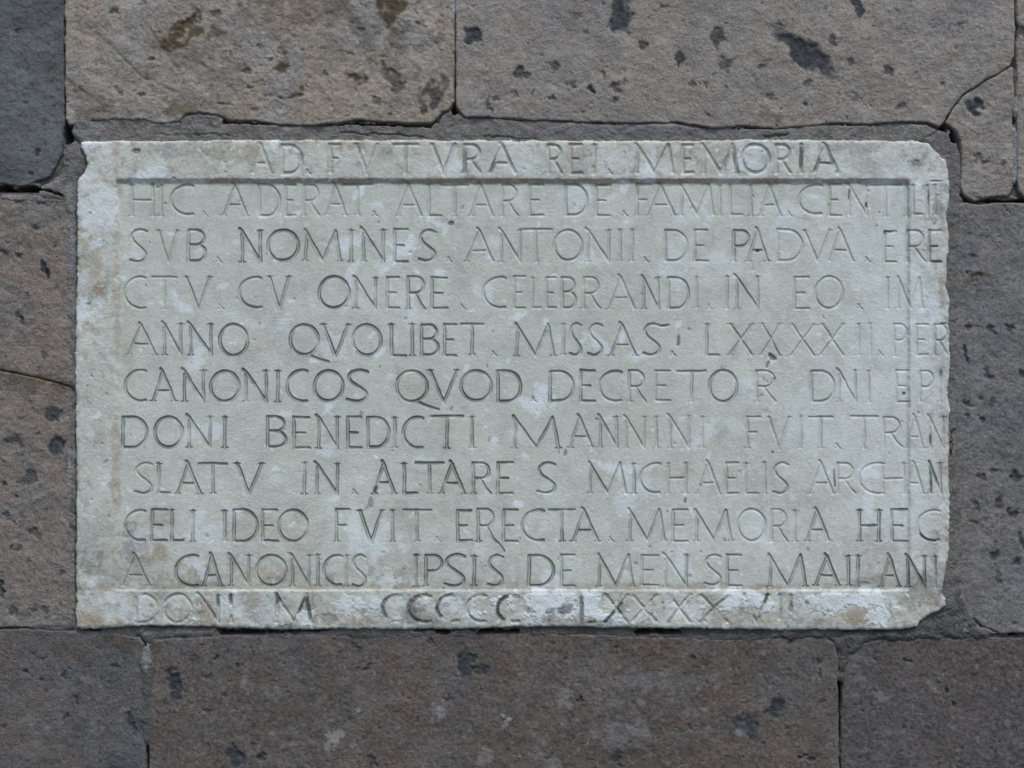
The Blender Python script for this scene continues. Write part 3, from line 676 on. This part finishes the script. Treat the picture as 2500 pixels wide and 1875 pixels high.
sd = poly_sd(X + wx, Y + wy, OUT)
nA = fbm(X, Y, 40, 5, 90, .6); nB = fbm(X, Y, 16, 4, 91, .6); nC = fbm(X, Y, 110, 4, 92)
# how worn the face is: strong on the border strips, low in the sunk panel
worn = 0.25 + 0.75 * np.clip(sstep(2190, 2290, X) + sstep(1440, 1450, Y) + (1 - sstep(430, 445, Y)) * .8 + (1 - sstep(250, 300, X)) * .6 + .8 * sstep(1330, 1420, Y) * (1 - sstep(800, 1400, X)), 0, 1)
H = 0.0030 + nC * 0.0012 + nA * 0.00035 * worn + nB * 0.00032 * worn + fbm(X, Y, 6, 2, 93) * 0.00012 * worn
H += sstep(1440, 1520, Y) * nA * 0.0006
# sunk panel
q1 = fbm(X, Y, 60, 3, 95) * 1.8 + fbm(X, Y, 13, 3, 96) * 2.0
top_s = np.clip((Y + q1 - 436) / 13, 0, 1); bot_s = 1 - sstep(1437, 1444, Y + q1 * .6)
lef_s = sstep(279, 289, X + q1); rig_s = 1 - np.clip((X + q1 - 2209) / 13, 0, 1)
panel = top_s * bot_s * (0.55 + 0.45 * lef_s) * (0.25 + 0.75 * rig_s)
panel = panel * np.where(X < 270, sstep(230, 290, X), 1)
H -= (0.0031 - 0.0016 * sstep(900, 1430, Y)) * top_s * bot_s * lef_s * rig_s * (1 + .15 * nC)

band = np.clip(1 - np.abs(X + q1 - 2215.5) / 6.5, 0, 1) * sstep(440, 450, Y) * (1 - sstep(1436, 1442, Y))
H -= .0011 * band
# letters
LID = np.full(X.shape, -1, np.int32)
groove = np.zeros(X.shape, np.float32); ink_dark = np.zeros(X.shape, np.float32)
letters = []
rl = np.random.RandomState(3)
brk = fbm(X, Y, 22, 3, 97); brk2 = fbm(X, Y, 60, 3, 98)
jx = fbm(X, Y, 30, 2, 99) * 1.3; jy = fbm(X, Y, 30, 2, 100) * 1.3
def carve(strokes, serifs, wd, dk, kind, deep=1.0, y_row=0):
    """strokes: ([points px], weight); cut them into H, remember which letter each cell belongs to"""
    pts = [p for s_, _ in strokes for p in s_]
    ax = min(p[0] for p in pts) - 14; bx = max(p[0] for p in pts) + 14
    ay = min(p[1] for p in pts) - 14; by = max(p[1] for p in pts) + 14
    i0, i1 = max(0, int((ax - SX0) / STEP)), min(NX, int((bx - SX0) / STEP) + 1)
    k0, k1 = max(0, int((ay - SY0) / STEP)), min(NY, int((by - SY0) / STEP) + 1)
    sl = (slice(k0, k1), slice(i0, i1))
    x = X[sl] + jx[sl]; y = Y[sl] + jy[sl]
    e = np.full(x.shape, 1e3)          # distance beyond the stroke edge, negative inside
    for s_, wt in strokes:
        L = len(s_) - 1
        for i in range(L):
            d = seg_dist(x, y, s_[i], s_[i + 1])
            e = np.minimum(e, d - wd * (0.45 + 0.55 * wt))
    for (a, c) in serifs:
        e = np.minimum(e, seg_dist(x, y, (a - 8, c), (a + 8, c)) - wd * .28)
    fade = 0.75 + 0.35 * brk2[sl]
    g = (1 - sstep(-wd * .75, 0.9, e)) * fade
    groove[sl] = np.maximum(groove[sl], g)
    if y_row > 1440: g = g * np.clip(.8 + 2.6 * brk[sl], .15, 1.1)
    H[sl] -= g * 0.0019 * deep * (.55 + .75 * min(dk, .8)) * np.where(LID[sl] >= 0, 0.35, 1)
    # broken outline drawn along both lips; inside of every cut darkened as well
    ln = np.exp(-((e + 0.4) / 1.25) ** 2) * np.clip(0.88 + 1.2 * brk[sl] + .5 * brk2[sl], 0.12, 1.2)
    ink_dark[sl] = np.maximum(ink_dark[sl], ln * dk * .95 + (e < 0) * g * (0.05 + 0.22 * dk))
    n = len(letters)
    m = (e < 1.6) & (LID[sl] < 0) & (sd[sl] > 1)
    LID[sl][m] = n
    letters.append(kind)

for (ox, y0, y1, dk0, wd, run) in TXT:
    for tok in run.split(';'):
        f = tok.split()
        if not f: continue
        ch = f[0]; v = [float(a) for a in f[1:]]
        if ch == '.':
            x = ox + v[0] / K
            carve([([(x - 3, y1 - 10), (x, y1 - 4)], 1.0), ([(x, y1 - 4), (x + 7, y1 + 1)], .5), ([(x, y1 - 4), (x - 5, y1 - 1)], .5)], [], 3.0, (.15 + .15 * dk0), 'full_stop', .8)
            continue
        if ch == 'I':
            dk = v[1] if len(v) > 1 else dk0
            a = ox + v[0] / K - 8; b = a + 16
        else:
            dk = v[2] if len(v) > 2 else dk0
            a, b = ox + v[0] / K, ox + v[1] / K
        sk = rl.uniform(-1.2, 1.2); t0 = y0 + rl.uniform(-1.5, 1.5); t1 = y1 + rl.uniform(-1.5, 1.5)
        pad = wd * .35
        tr = lambda p: (a + pad + (b - a - 2 * pad) * p[0] + sk * (.5 - p[1]), t0 + pad + (t1 - t0 - 2 * pad) * p[1])
        st, se = G[ch]
        if ch == 'R' and ox == 800 and v[0] == 1152:
            st = st[:2] + [([(.6, .55), (.9, .88), (1.25, 1.08), (1.55, 1.3)], .6)]
        carve([([tr(p) for p in s_], wt) for s_, wt in st], [tr(p) for p in se], wd, dk, 'letter', 1.35 if wd > 4.9 else 1.0, y0)

# dark filler left in some cuts: x, y, rx, ry, strength (only where there is a groove)
FILL = [(1163,368,10,30,.0),(1130,375,12,20,.5),(1133,392,8,26,.7),(1200,400,12,22,.8),(1240,395,14,24,.35),(1085,390,14,22,.35),(990,360,10,30,.3),
 (1783,400,14,26,.9),(1766,380,10,16,.5),(1800,412,10,14,.7),(1954,385,6,34,.95),(1985,400,20,18,.85),(2020,400,16,24,.75),(2035,420,12,8,.8),(1999,395,24,6,.8),(1929,370,14,18,.4),
 (2268,478,5,20,1.0),(2070,475,6,16,1.0),(2018,498,8,6,.9),(2114,500,7,7,1.0),(2168,480,4,10,.7),
 (2165,566,14,5,.9),(2285,620,14,26,.8),(2280,605,12,10,.9),(2285,638,18,6,.9),(2270,590,6,40,.5),
 (800+365/3.16,1196,8,9,1.0),(150+1385/3.16,1440,1,1,0),(2274,1070,10,20,.9),(2275,1170,10,36,.8),(2270,1140,10,20,.7),(2265,1312,26,12,1.0),
 (2265,1375,10,20,.6),(2285,1375,8,20,.7),(2262,1405,8,26,.35),(2258,1425,14,20,.4),
 (535,1457,9,14,.9),(566,1457,10,14,.9),(675,1460,14,14,.95),(742,1475,18,26,1.0),(757,1480,12,26,.95),(690,1475,8,6,.3),
 (940,1480,12,26,.8),(960,1458,18,6,.45),(1010,1490,26,30,.8),(1035,1455,30,7,.4),(1072,1485,12,30,.85),(1100,1455,20,6,.5),(1224,1488,16,40,1.1),(1235,1462,10,12,1.0),(1262,1455,14,6,.6),
 (1417,1490,9,40,.75),(1435,1520,26,6,.5),(1490,1510,26,26,1.0),(1515,1480,12,16,1.0),(1480,1455,14,16,.35),(1640,1510,16,14,.6),(1870,1458,14,16,.95),(1855,1485,10,20,.4),(1775,1465,20,16,.35),
 (1720,1500,20,30,.4),(1920,1480,8,30,.3),(1932,1475,6,14,.6),(2113,500,5,5,.8),(2280,1300,10,6,.2),(1125,630,8,3,.0),(1850,870,6,8,.0)]
nF = fbm(X, Y, 12, 3, 101)
for (a, c, rx, ry, s_) in FILL:
    if s_ > 0: ink_dark = np.maximum(ink_dark, blob(X, Y, a, c, rx, ry, 0, .6, nF * .5) * s_ * .95 * sstep(.04, .3, groove))
# chips and pits that hold dirt: x, y, rx, ry, angle, dark, depth px
PITS = [(1101,546,5,7,60,.8,3),(1850,613,6,4,0,1,4),(425,435,5,2.5,0,1,3),(385,457,4,3,0,.7,2),(1624,795,3,10,80,.9,3),(1656,830,3.5,14,3,.85,3),(1886,872,10,6,40,.8,5),(1875,890,4,10,20,.8,3),
 (225,918,3,6,-30,.6,2),(262,740,3,3,0,.2,1),(217,743,5,4,0,.6,2),(242,1228,1,1,0,0,0),(1672,1224,4,7,10,.9,3),(1886,1105,3,3,0,.9,2),(1629,1249,3,4,0,.8,2),(2118,1165,1,1,0,0,0),
 (2037,1168,2.5,22,-4,1,2.5),(2207,961,4,4,0,1,3),(1380,1107,4,7,10,.7,2),(1365,1105,2,6,0,.5,1),(1189,893,2.5,5,0,.6,2),(1868,1005,10,6,30,.2,1),(2300,790,10,3,0,.8,2),(2295,912,5,9,0,.7,2),(2282,443,16,2,0,.6,3),
 (335,372,9,7,0,.45,4),(388,1235,1,1,0,0,0),(905,1226,6,16,5,.6,1),(915,1196,5,8,20,.8,2),(897,1240,8,8,0,.45,1),(505,1308,4,5,0,.4,1),(1000,1500,22,20,20,.45,1),(1380,1487,20,12,-10,.85,2),(1345,1490,14,6,-20,.7,1),(1290,1490,6,8,0,.5,1),
 (1970,1471,6,6,0,.75,1),(1930,1485,5,12,0,.6,2),(2235,400,10,8,0,.45,3),(1494,1368,2,2,0,.8,1),(2140,551,3,3,0,.8,1),(1865,925,3,3,0,.7,1),(1891,924,3,3,0,.7,1),(1860,965,6,5,0,.6,1),(2110,440,14,1.5,0,.3,1),
 (1180,1490,1,1,0,0,0),(985,1389,5,4,0,.5,1),(345,1330,12,16,0,.35,1),(310,1305,14,10,0,.3,1),(330,1280,10,8,0,.35,1),(1684,1405,5,4,0,.6,1),(2110,1425,18,4,0,.45,2),(1810,1490,6,14,10,.35,1),(1209,1487,1,1,0,0,0),
 (800,1512,20,14,10,.5,2),(700,1530,26,6,-8,.5,2),(560,1512,1,1,0,0,0),(1080,1490,20,16,0,.3,1)]
for (a, c, rx, ry, an, dk, dp) in PITS:
    if dk <= 0: continue
    b = blob(X, Y, a, c, rx, ry, an, .6, nF * .6)
    ink_dark = np.maximum(ink_dark, b * dk * .85); H -= b * dp * S * .7
r2 = np.random.RandomState(9)
for _ in range(260):
    a, c = r2.uniform(190, 2315), r2.uniform(345, 1535)
    edge = (a < 290 or a > 2220 or c < 440 or c > 1330)
    if not edge and r2.rand() < .6: continue
    r = r2.uniform(1.5, 4.0)
    b = blob(X, Y, a, c, r * r2.uniform(1, 1.8), r, r2.uniform(0, 180), .8, nF * .5)
    ink_dark = np.maximum(ink_dark, b * r2.uniform(.15, .5)); H -= b * .0005

# lime splashes and later plaster: x, y, rx, ry, angle, strength
LIME = [(232,520,40,62,-10,.75),(222,450,22,30,0,.6),(216,762,30,34,0,.85),(482,862,13,34,20,.8),(466,898,16,16,0,.55),(383,425,24,14,0,.5),(670,358,8,8,0,.7),(330,620,18,20,0,.5),
 (205,690,24,20,0,.4),(985,770,34,40,0,.35),(1010,755,10,30,0,.5),(845,740,60,16,0,.35),(860,665,10,24,25,.55),(1218,888,16,12,40,.35),(1208,585,16,12,0,.5),(1200,640,30,14,0,.3),
 (1270,490,16,30,0,.35),(1412,478,26,42,0,.55),(1522,455,8,14,0,.7),(1645,625,34,44,0,.5),(1690,540,30,14,0,.5),(1765,640,44,34,0,.4),(1680,515,16,16,0,.45),(1920,520,26,36,0,.5),(1905,640,1,1,0,0),
 (1925,630,26,20,0,.3),(1850,745,14,14,0,.3),(2165,480,14,30,0,.5),(2180,730,80,40,0,.4),(2230,720,20,60,0,.6),(2270,760,24,26,0,.8),(2110,690,44,26,0,.55),(2160,820,44,90,0,.5),(2070,960,40,30,0,.5),(2140,940,30,80,0,.5),
 (2030,900,40,60,0,.35),(1990,860,40,20,0,.3),(2120,1050,70,40,0,.35),(2210,1170,26,120,0,.45),(2240,1260,20,110,0,.5),(2140,1140,12,26,0,.8),(2120,1225,10,40,0,.7),(2170,1280,44,60,0,.4),(1205,1075,12,14,20,.95),
 (1540,1190,34,40,0,.5),(1515,1240,20,18,0,.5),(1845,1285,30,34,0,.45),(1860,1315,14,12,0,.6),(1665,1360,24,40,0,.45),(480,1270,16,50,20,.5),(520,1300,44,26,0,.45),(560,1340,60,16,0,.3),(350,1325,30,24,0,.5),
 (865,1290,22,70,0,.65),(905,1330,50,30,0,.6),(940,1285,20,34,0,.55),(820,1275,24,24,0,.4),(870,1375,26,20,0,.45),(745,1320,20,12,0,.5),(965,1415,46,12,0,.6),(780,1400,16,20,0,.4),(600,1375,20,20,0,.4),(325,1425,30,14,0,.45),
 (790,1100,20,10,0,.6),(670,1168,12,6,0,.4),(950,1030,14,8,0,.3),(1030,1130,16,14,0,.3),(1370,1205,30,20,0,.3),(1190,1205,20,14,0,.35),(1115,1385,1,1,0,0),(1110,1400,40,30,0,.3),(1270,1385,40,18,0,.3),(1400,1400,20,26,0,.35),
 (855,1472,34,22,0,.7),(905,1478,36,16,0,.7),(350,1475,18,28,0,.5),(300,1480,30,30,0,.4),(430,1475,18,16,0,.4),(580,1490,30,30,0,.5),(540,1500,12,30,0,.5),(740,1515,16,20,0,.8),(690,1500,20,26,0,.4),(650,1490,20,26,0,.4),
 (970,1490,24,24,0,.4),(1100,1480,20,26,0,.6),(1150,1490,16,30,0,.4),(1036,1470,18,12,0,.7),(1330,1465,70,22,0,.95),(1290,1505,24,20,0,.8),(1390,1500,22,28,0,.8),(1355,1450,60,8,0,.8),(1450,1485,22,40,0,.95),
 (1480,1500,20,30,0,.9),(1500,1510,16,18,0,.6),(1640,1490,24,24,0,.5),(1690,1490,30,20,0,.6),(1630,1510,10,16,0,.6),(1792,1472,26,26,0,.9),(1842,1462,28,15,0,.95),(1872,1478,18,14,0,.9),(1960,1490,30,40,0,.4),
 (2010,1470,40,18,0,.7),(2060,1466,60,20,0,.9),(2120,1468,44,24,0,.95),(2150,1498,34,24,0,.9),(2180,1480,10,30,0,.6),(2030,1490,50,8,0,.5),(2150,1525,16,10,0,.5),(1760,1300,1,1,0,0),(2230,440,60,30,0,.25),(2170,390,40,40,0,.35),
 (2210,430,90,8,0,.4),(1500,400,40,26,0,.35),(1585,405,20,26,0,.7),(1545,378,14,12,0,.6),(1840,385,26,30,0,.4),(1280,405,50,20,0,.35),(1095,410,30,16,0,.35),(1610,400,26,26,0,.4),(1715,378,14,10,0,.4),
 (1785,432,34,8,0,.4),(1985,372,10,14,0,.4),(2278,385,8,8,0,.6),(2280,430,20,26,0,.35),(1470,640,20,14,0,.3),(1420,560,30,8,0,.2)]
for _ in range(620):
    a, c = r2.uniform(190, 2315), r2.uniform(345, 1535)
    rr = 2.5 + 3.5 * r2.pareto(2.2); rr = min(rr, 26)
    LIME.append((a, c, rr * r2.uniform(1, 2), rr * r2.uniform(.5, 1), r2.uniform(-60, 60), r2.uniform(.3, .95)))
LIME += [(2200, 800, 150, 330, 0, .40), (2120, 1000, 190, 220, 0, .34), (2060, 620, 160, 80, 0, .26), (2240, 700, 60, 200, 0, .45), (2270, 1000, 40, 380, 0, .35), (600, 790, 60, 14, 20, .25), (1000, 740, 80, 20, -10, .25), (2150, 1250, 100, 120, 0, .25), (1850, 1300, 120, 60, 0, .12)]
# pinkish brown and grey stains; first entry a tan strip on the top step: x, y, rx, ry, angle, strength
TAN = [(1260,442,940,7,0,.75),(570,378,60,22,0,.5),(640,400,40,16,0,.3),(510,372,30,10,0,.4),(1400,380,26,36,0,.4),(1060,372,50,16,0,.35),(1640,380,60,30,0,.4),(1740,365,60,16,0,.45),(1720,400,40,30,0,.35),(900,355,60,10,0,.6),(925,375,20,20,0,.5),
 (286,700,9,330,0,.5),(284,1150,10,280,0,.5),(310,820,30,120,0,.25),(225,640,34,70,0,.55),(240,705,18,20,0,.7),(220,800,30,10,30,.55),(240,1040,12,40,0,.3),(250,1260,14,30,20,.35),(235,1365,30,20,0,.6),(375,1350,34,30,0,.65),(430,1410,70,34,0,.45),
 (340,1380,70,50,0,.3),(390,1280,30,34,0,.4),(600,1390,40,40,0,.45),(660,1290,80,60,0,.3),(560,1290,30,30,0,.2),(730,1320,50,30,0,.35),(700,1420,60,26,0,.45),(760,1410,40,40,0,.35),(650,1400,16,16,0,.6),(1010,1400,50,30,0,.35),
 (1140,1330,40,20,0,.3),(1260,1400,40,30,0,.3),(1180,1425,200,12,0,.45),(400,1431,200,8,0,.55),(800,1432,400,7,0,.5),(1700,1432,400,8,0,.45),(1860,1436,60,8,0,.7),(980,1250,60,30,0,.25),(1080,1220,80,50,0,.2),
 (235,1512,60,22,0,.7),(420,1500,40,30,0,.25),(500,1490,18,46,0,.6),(610,1465,26,20,0,.5),(880,1497,22,14,0,.85),(800,1500,60,34,0,.45),(860,1520,80,12,0,.6),(1020,1490,20,40,0,.5),(1230,1480,24,30,0,.4),(1390,1515,50,12,0,.7),(1350,1492,30,14,0,.5),
 (1560,1460,70,20,0,.25),(1760,1490,60,30,0,.4),(1770,1525,50,12,0,.5),(1855,1505,60,26,0,.45),(1990,1510,50,20,0,.6),(2090,1505,60,20,0,.75),(2060,1525,80,10,0,.5),(2210,1500,60,30,0,.4),(2270,1470,50,24,-20,.75),(2290,1460,30,12,0,.6),
 (2275,1350,34,60,0,.6),(2290,1250,26,60,0,.35),(2300,700,12,50,0,.7),(2300,560,14,40,0,.5),(2306,1000,10,80,0,.5),(2300,1120,14,60,0,.55),(2296,960,16,60,0,.3),(2280,600,20,40,0,.2),(2245,1430,34,50,-30,.7),(2270,390,30,16,0,.4),(2160,370,60,30,0,.25),
 (1840,820,60,40,0,.15),(1760,1100,80,60,0,.15),(1880,1180,60,60,0,.15),(1650,1130,50,40,0,.2),(620,850,60,50,0,.2),(760,880,60,40,0,.2),(1000,950,60,40,0,.18),(1120,1050,50,40,0,.2),(700,1080,70,40,0,.15),(1500,1180,60,30,0,.1),(1280,700,90,50,0,.12),(2150,1360,60,60,0,.35)]
GREY = [(440,372,60,14,0,.35),(395,365,30,12,0,.4),(335,372,16,10,0,.4),(200,720,12,20,0,.3),(225,1372,30,26,0,.5),(210,1300,24,40,0,.3),(290,1400,40,30,0,.25),(330,1310,26,40,0,.5),(320,1350,24,30,0,.45),(250,1290,30,30,0,.25),(340,1400,20,40,0,.3),
 (390,1425,20,26,0,.35),(460,1425,60,14,0,.35),(530,1420,30,20,0,.25),(640,1505,26,26,0,.5),(600,1475,50,16,0,.25),(220,1330,50,12,0,.25),(2110,365,30,20,0,.3),(2140,400,50,16,0,.25),(2235,400,18,12,0,.5),(2060,360,80,8,0,.3),
 (250,1535,40,8,0,.6),(400,1532,120,9,0,.55),(700,1535,60,8,0,.55),(1130,1525,80,14,0,.35),(1450,1528,60,12,0,.55),(1810,1490,14,30,0,.3),(1970,1520,40,14,0,.4),(2290,510,10,20,0,.6),(2300,880,12,30,0,.35),(2292,860,14,20,0,.4),(2295,740,6,20,0,.3),
 (2295,1440,20,30,0,.5),(2250,1440,40,36,-40,.4),(2290,870,14,14,0,.3),(1090,545,40,16,0,.2),(2120,1420,40,14,0,.35),(1310,1490,30,18,0,.3),(1360,1510,60,10,0,.5),(930,1500,30,24,0,.25),(1015,1490,18,34,0,.6),(1050,1515,40,12,0,.5),(1390,1440,300,4,0,.25)]
nL = fbm(X, Y, 30, 5, 111, .7) * 1.5; nT = fbm(X, Y, 46, 5, 112, .68) * 1.6; nG = fbm(X, Y, 24, 5, 113, .74) * 1.7
def stack(L, nn, soft, amp):
    o = np.zeros(X.shape, np.float32)
    for (a, c, rx, ry, an, s_) in L:
        if s_ > 0: o = np.maximum(o, blob(X, Y, a, c, rx, ry, an, soft, nn * amp) * s_)
    return o
lime = stack(LIME, nL, .9, 1.5)
tan = np.clip(stack(TAN, nT, 1.3, 1.1) * 1.3, 0, .95)
grey = np.clip(stack(GREY, nG, 1.0, 1.3) * 1.25, 0, .9)
# crisp thick plaster on the bottom strip sits on the surface
H += sstep(.5, .8, lime) * sstep(1444, 1452, Y) * .0006
tan = np.maximum(tan, np.clip(.12 + 1.1 * nT, 0, .6) * .6 * worn)
grey = np.maximum(grey, np.clip(nG * 1.3 - .22, 0, .6) * worn)
grey = np.maximum(grey, np.clip(fbm(X, Y, 80, 5, 131, .65) * 1.6 - .12, 0, .5) * .28)
tan = np.maximum(tan, np.clip(fbm(X, Y, 120, 5, 133, .65) * 1.8, 0, .6) * .30)
lime = np.maximum(lime, np.clip(nL * 1.5 - .35, 0, 1) * .45 * (.4 + .6 * sstep(1300, 2200, X)))
grey = np.maximum(grey, band * .30)  # shade of the panel's right step, painted in as grey
lime = lime * (1 - np.clip(groove * 1.1, 0, 1) * .45 * (1 - .6 * sstep(1500, 2200, X)))
# worn, bitten edge
eb = 1 - sstep(0, 16, sd + nB * 12)
tan = np.maximum(tan, eb * np.clip(.35 + nT, 0, .7)); grey = np.maximum(grey, eb * np.clip(.1 + nG * 1.4, 0, .6))
t = np.clip((sd + nB * 3) / 8, 0, 1)
H -= 0.0028 * (1 - np.sqrt(np.clip(1 - (1 - t) ** 2, 0, 1)))
H -= eb * np.clip(nB, 0, 1) * .0016
# broken lower right corner and chips
H -= blob(X, Y, 2256, 1455, 44, 40, -40, 1.8) * .0026
H = np.where(sd < 0, H + sd * S * 9, H)
H = np.maximum(H, BACK)

MASK = np.stack([np.clip(ink_dark, 0, 1), np.clip(lime, 0, 1), np.clip(tan, 0, 1), np.clip(grey, 0, 1)], -1).reshape(-1, 4)
CO = world_xyz(X, Y, H).reshape(-1, 3)
gy, gx = np.gradient(H, STEP * S, STEP * S)
NR = np.stack([-gx, -np.ones_like(gx), gy], -1)
NR /= np.linalg.norm(NR, axis=-1, keepdims=True)
NR = NR.reshape(-1, 3)

plaque = bpy.data.objects.new('inscribed_plaque', None); C.objects.link(plaque)
plaque.location = (0, 0, 0)
plaque['label'] = 'pale grey marble plaque with a long carved Latin inscription set in the stone wall'
plaque['category'] = 'plaque'
marble = marble_mat()
idx = np.arange(NX * NY).reshape(NY, NX)
Q = np.stack([idx[:-1, :-1], idx[1:, :-1], idx[1:, 1:], idx[:-1, 1:]], -1).reshape(-1, 4)
ks = (sd > -9).ravel()
fk = ks[Q].any(1)
Q = Q[fk]
fid = LID.ravel()[Q[:, 0]]
def sub(name, sel):
    q = Q[sel]
    u, inv = np.unique(q, return_inverse=True)
    return mesh_obj(name, CO[u], inv.reshape(-1, 4), marble, plaque, MASK[u], NR[u])
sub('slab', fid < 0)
order = np.argsort(fid, kind='stable')
sf = fid[order]
for n, kind in enumerate(letters):
    a, b = np.searchsorted(sf, n), np.searchsorted(sf, n + 1)
    if b - a > 4: sub(kind, order[a:b])
print('letters', letters.count('letter'), 'stops', letters.count('full_stop'), 'grid', NX, NY)
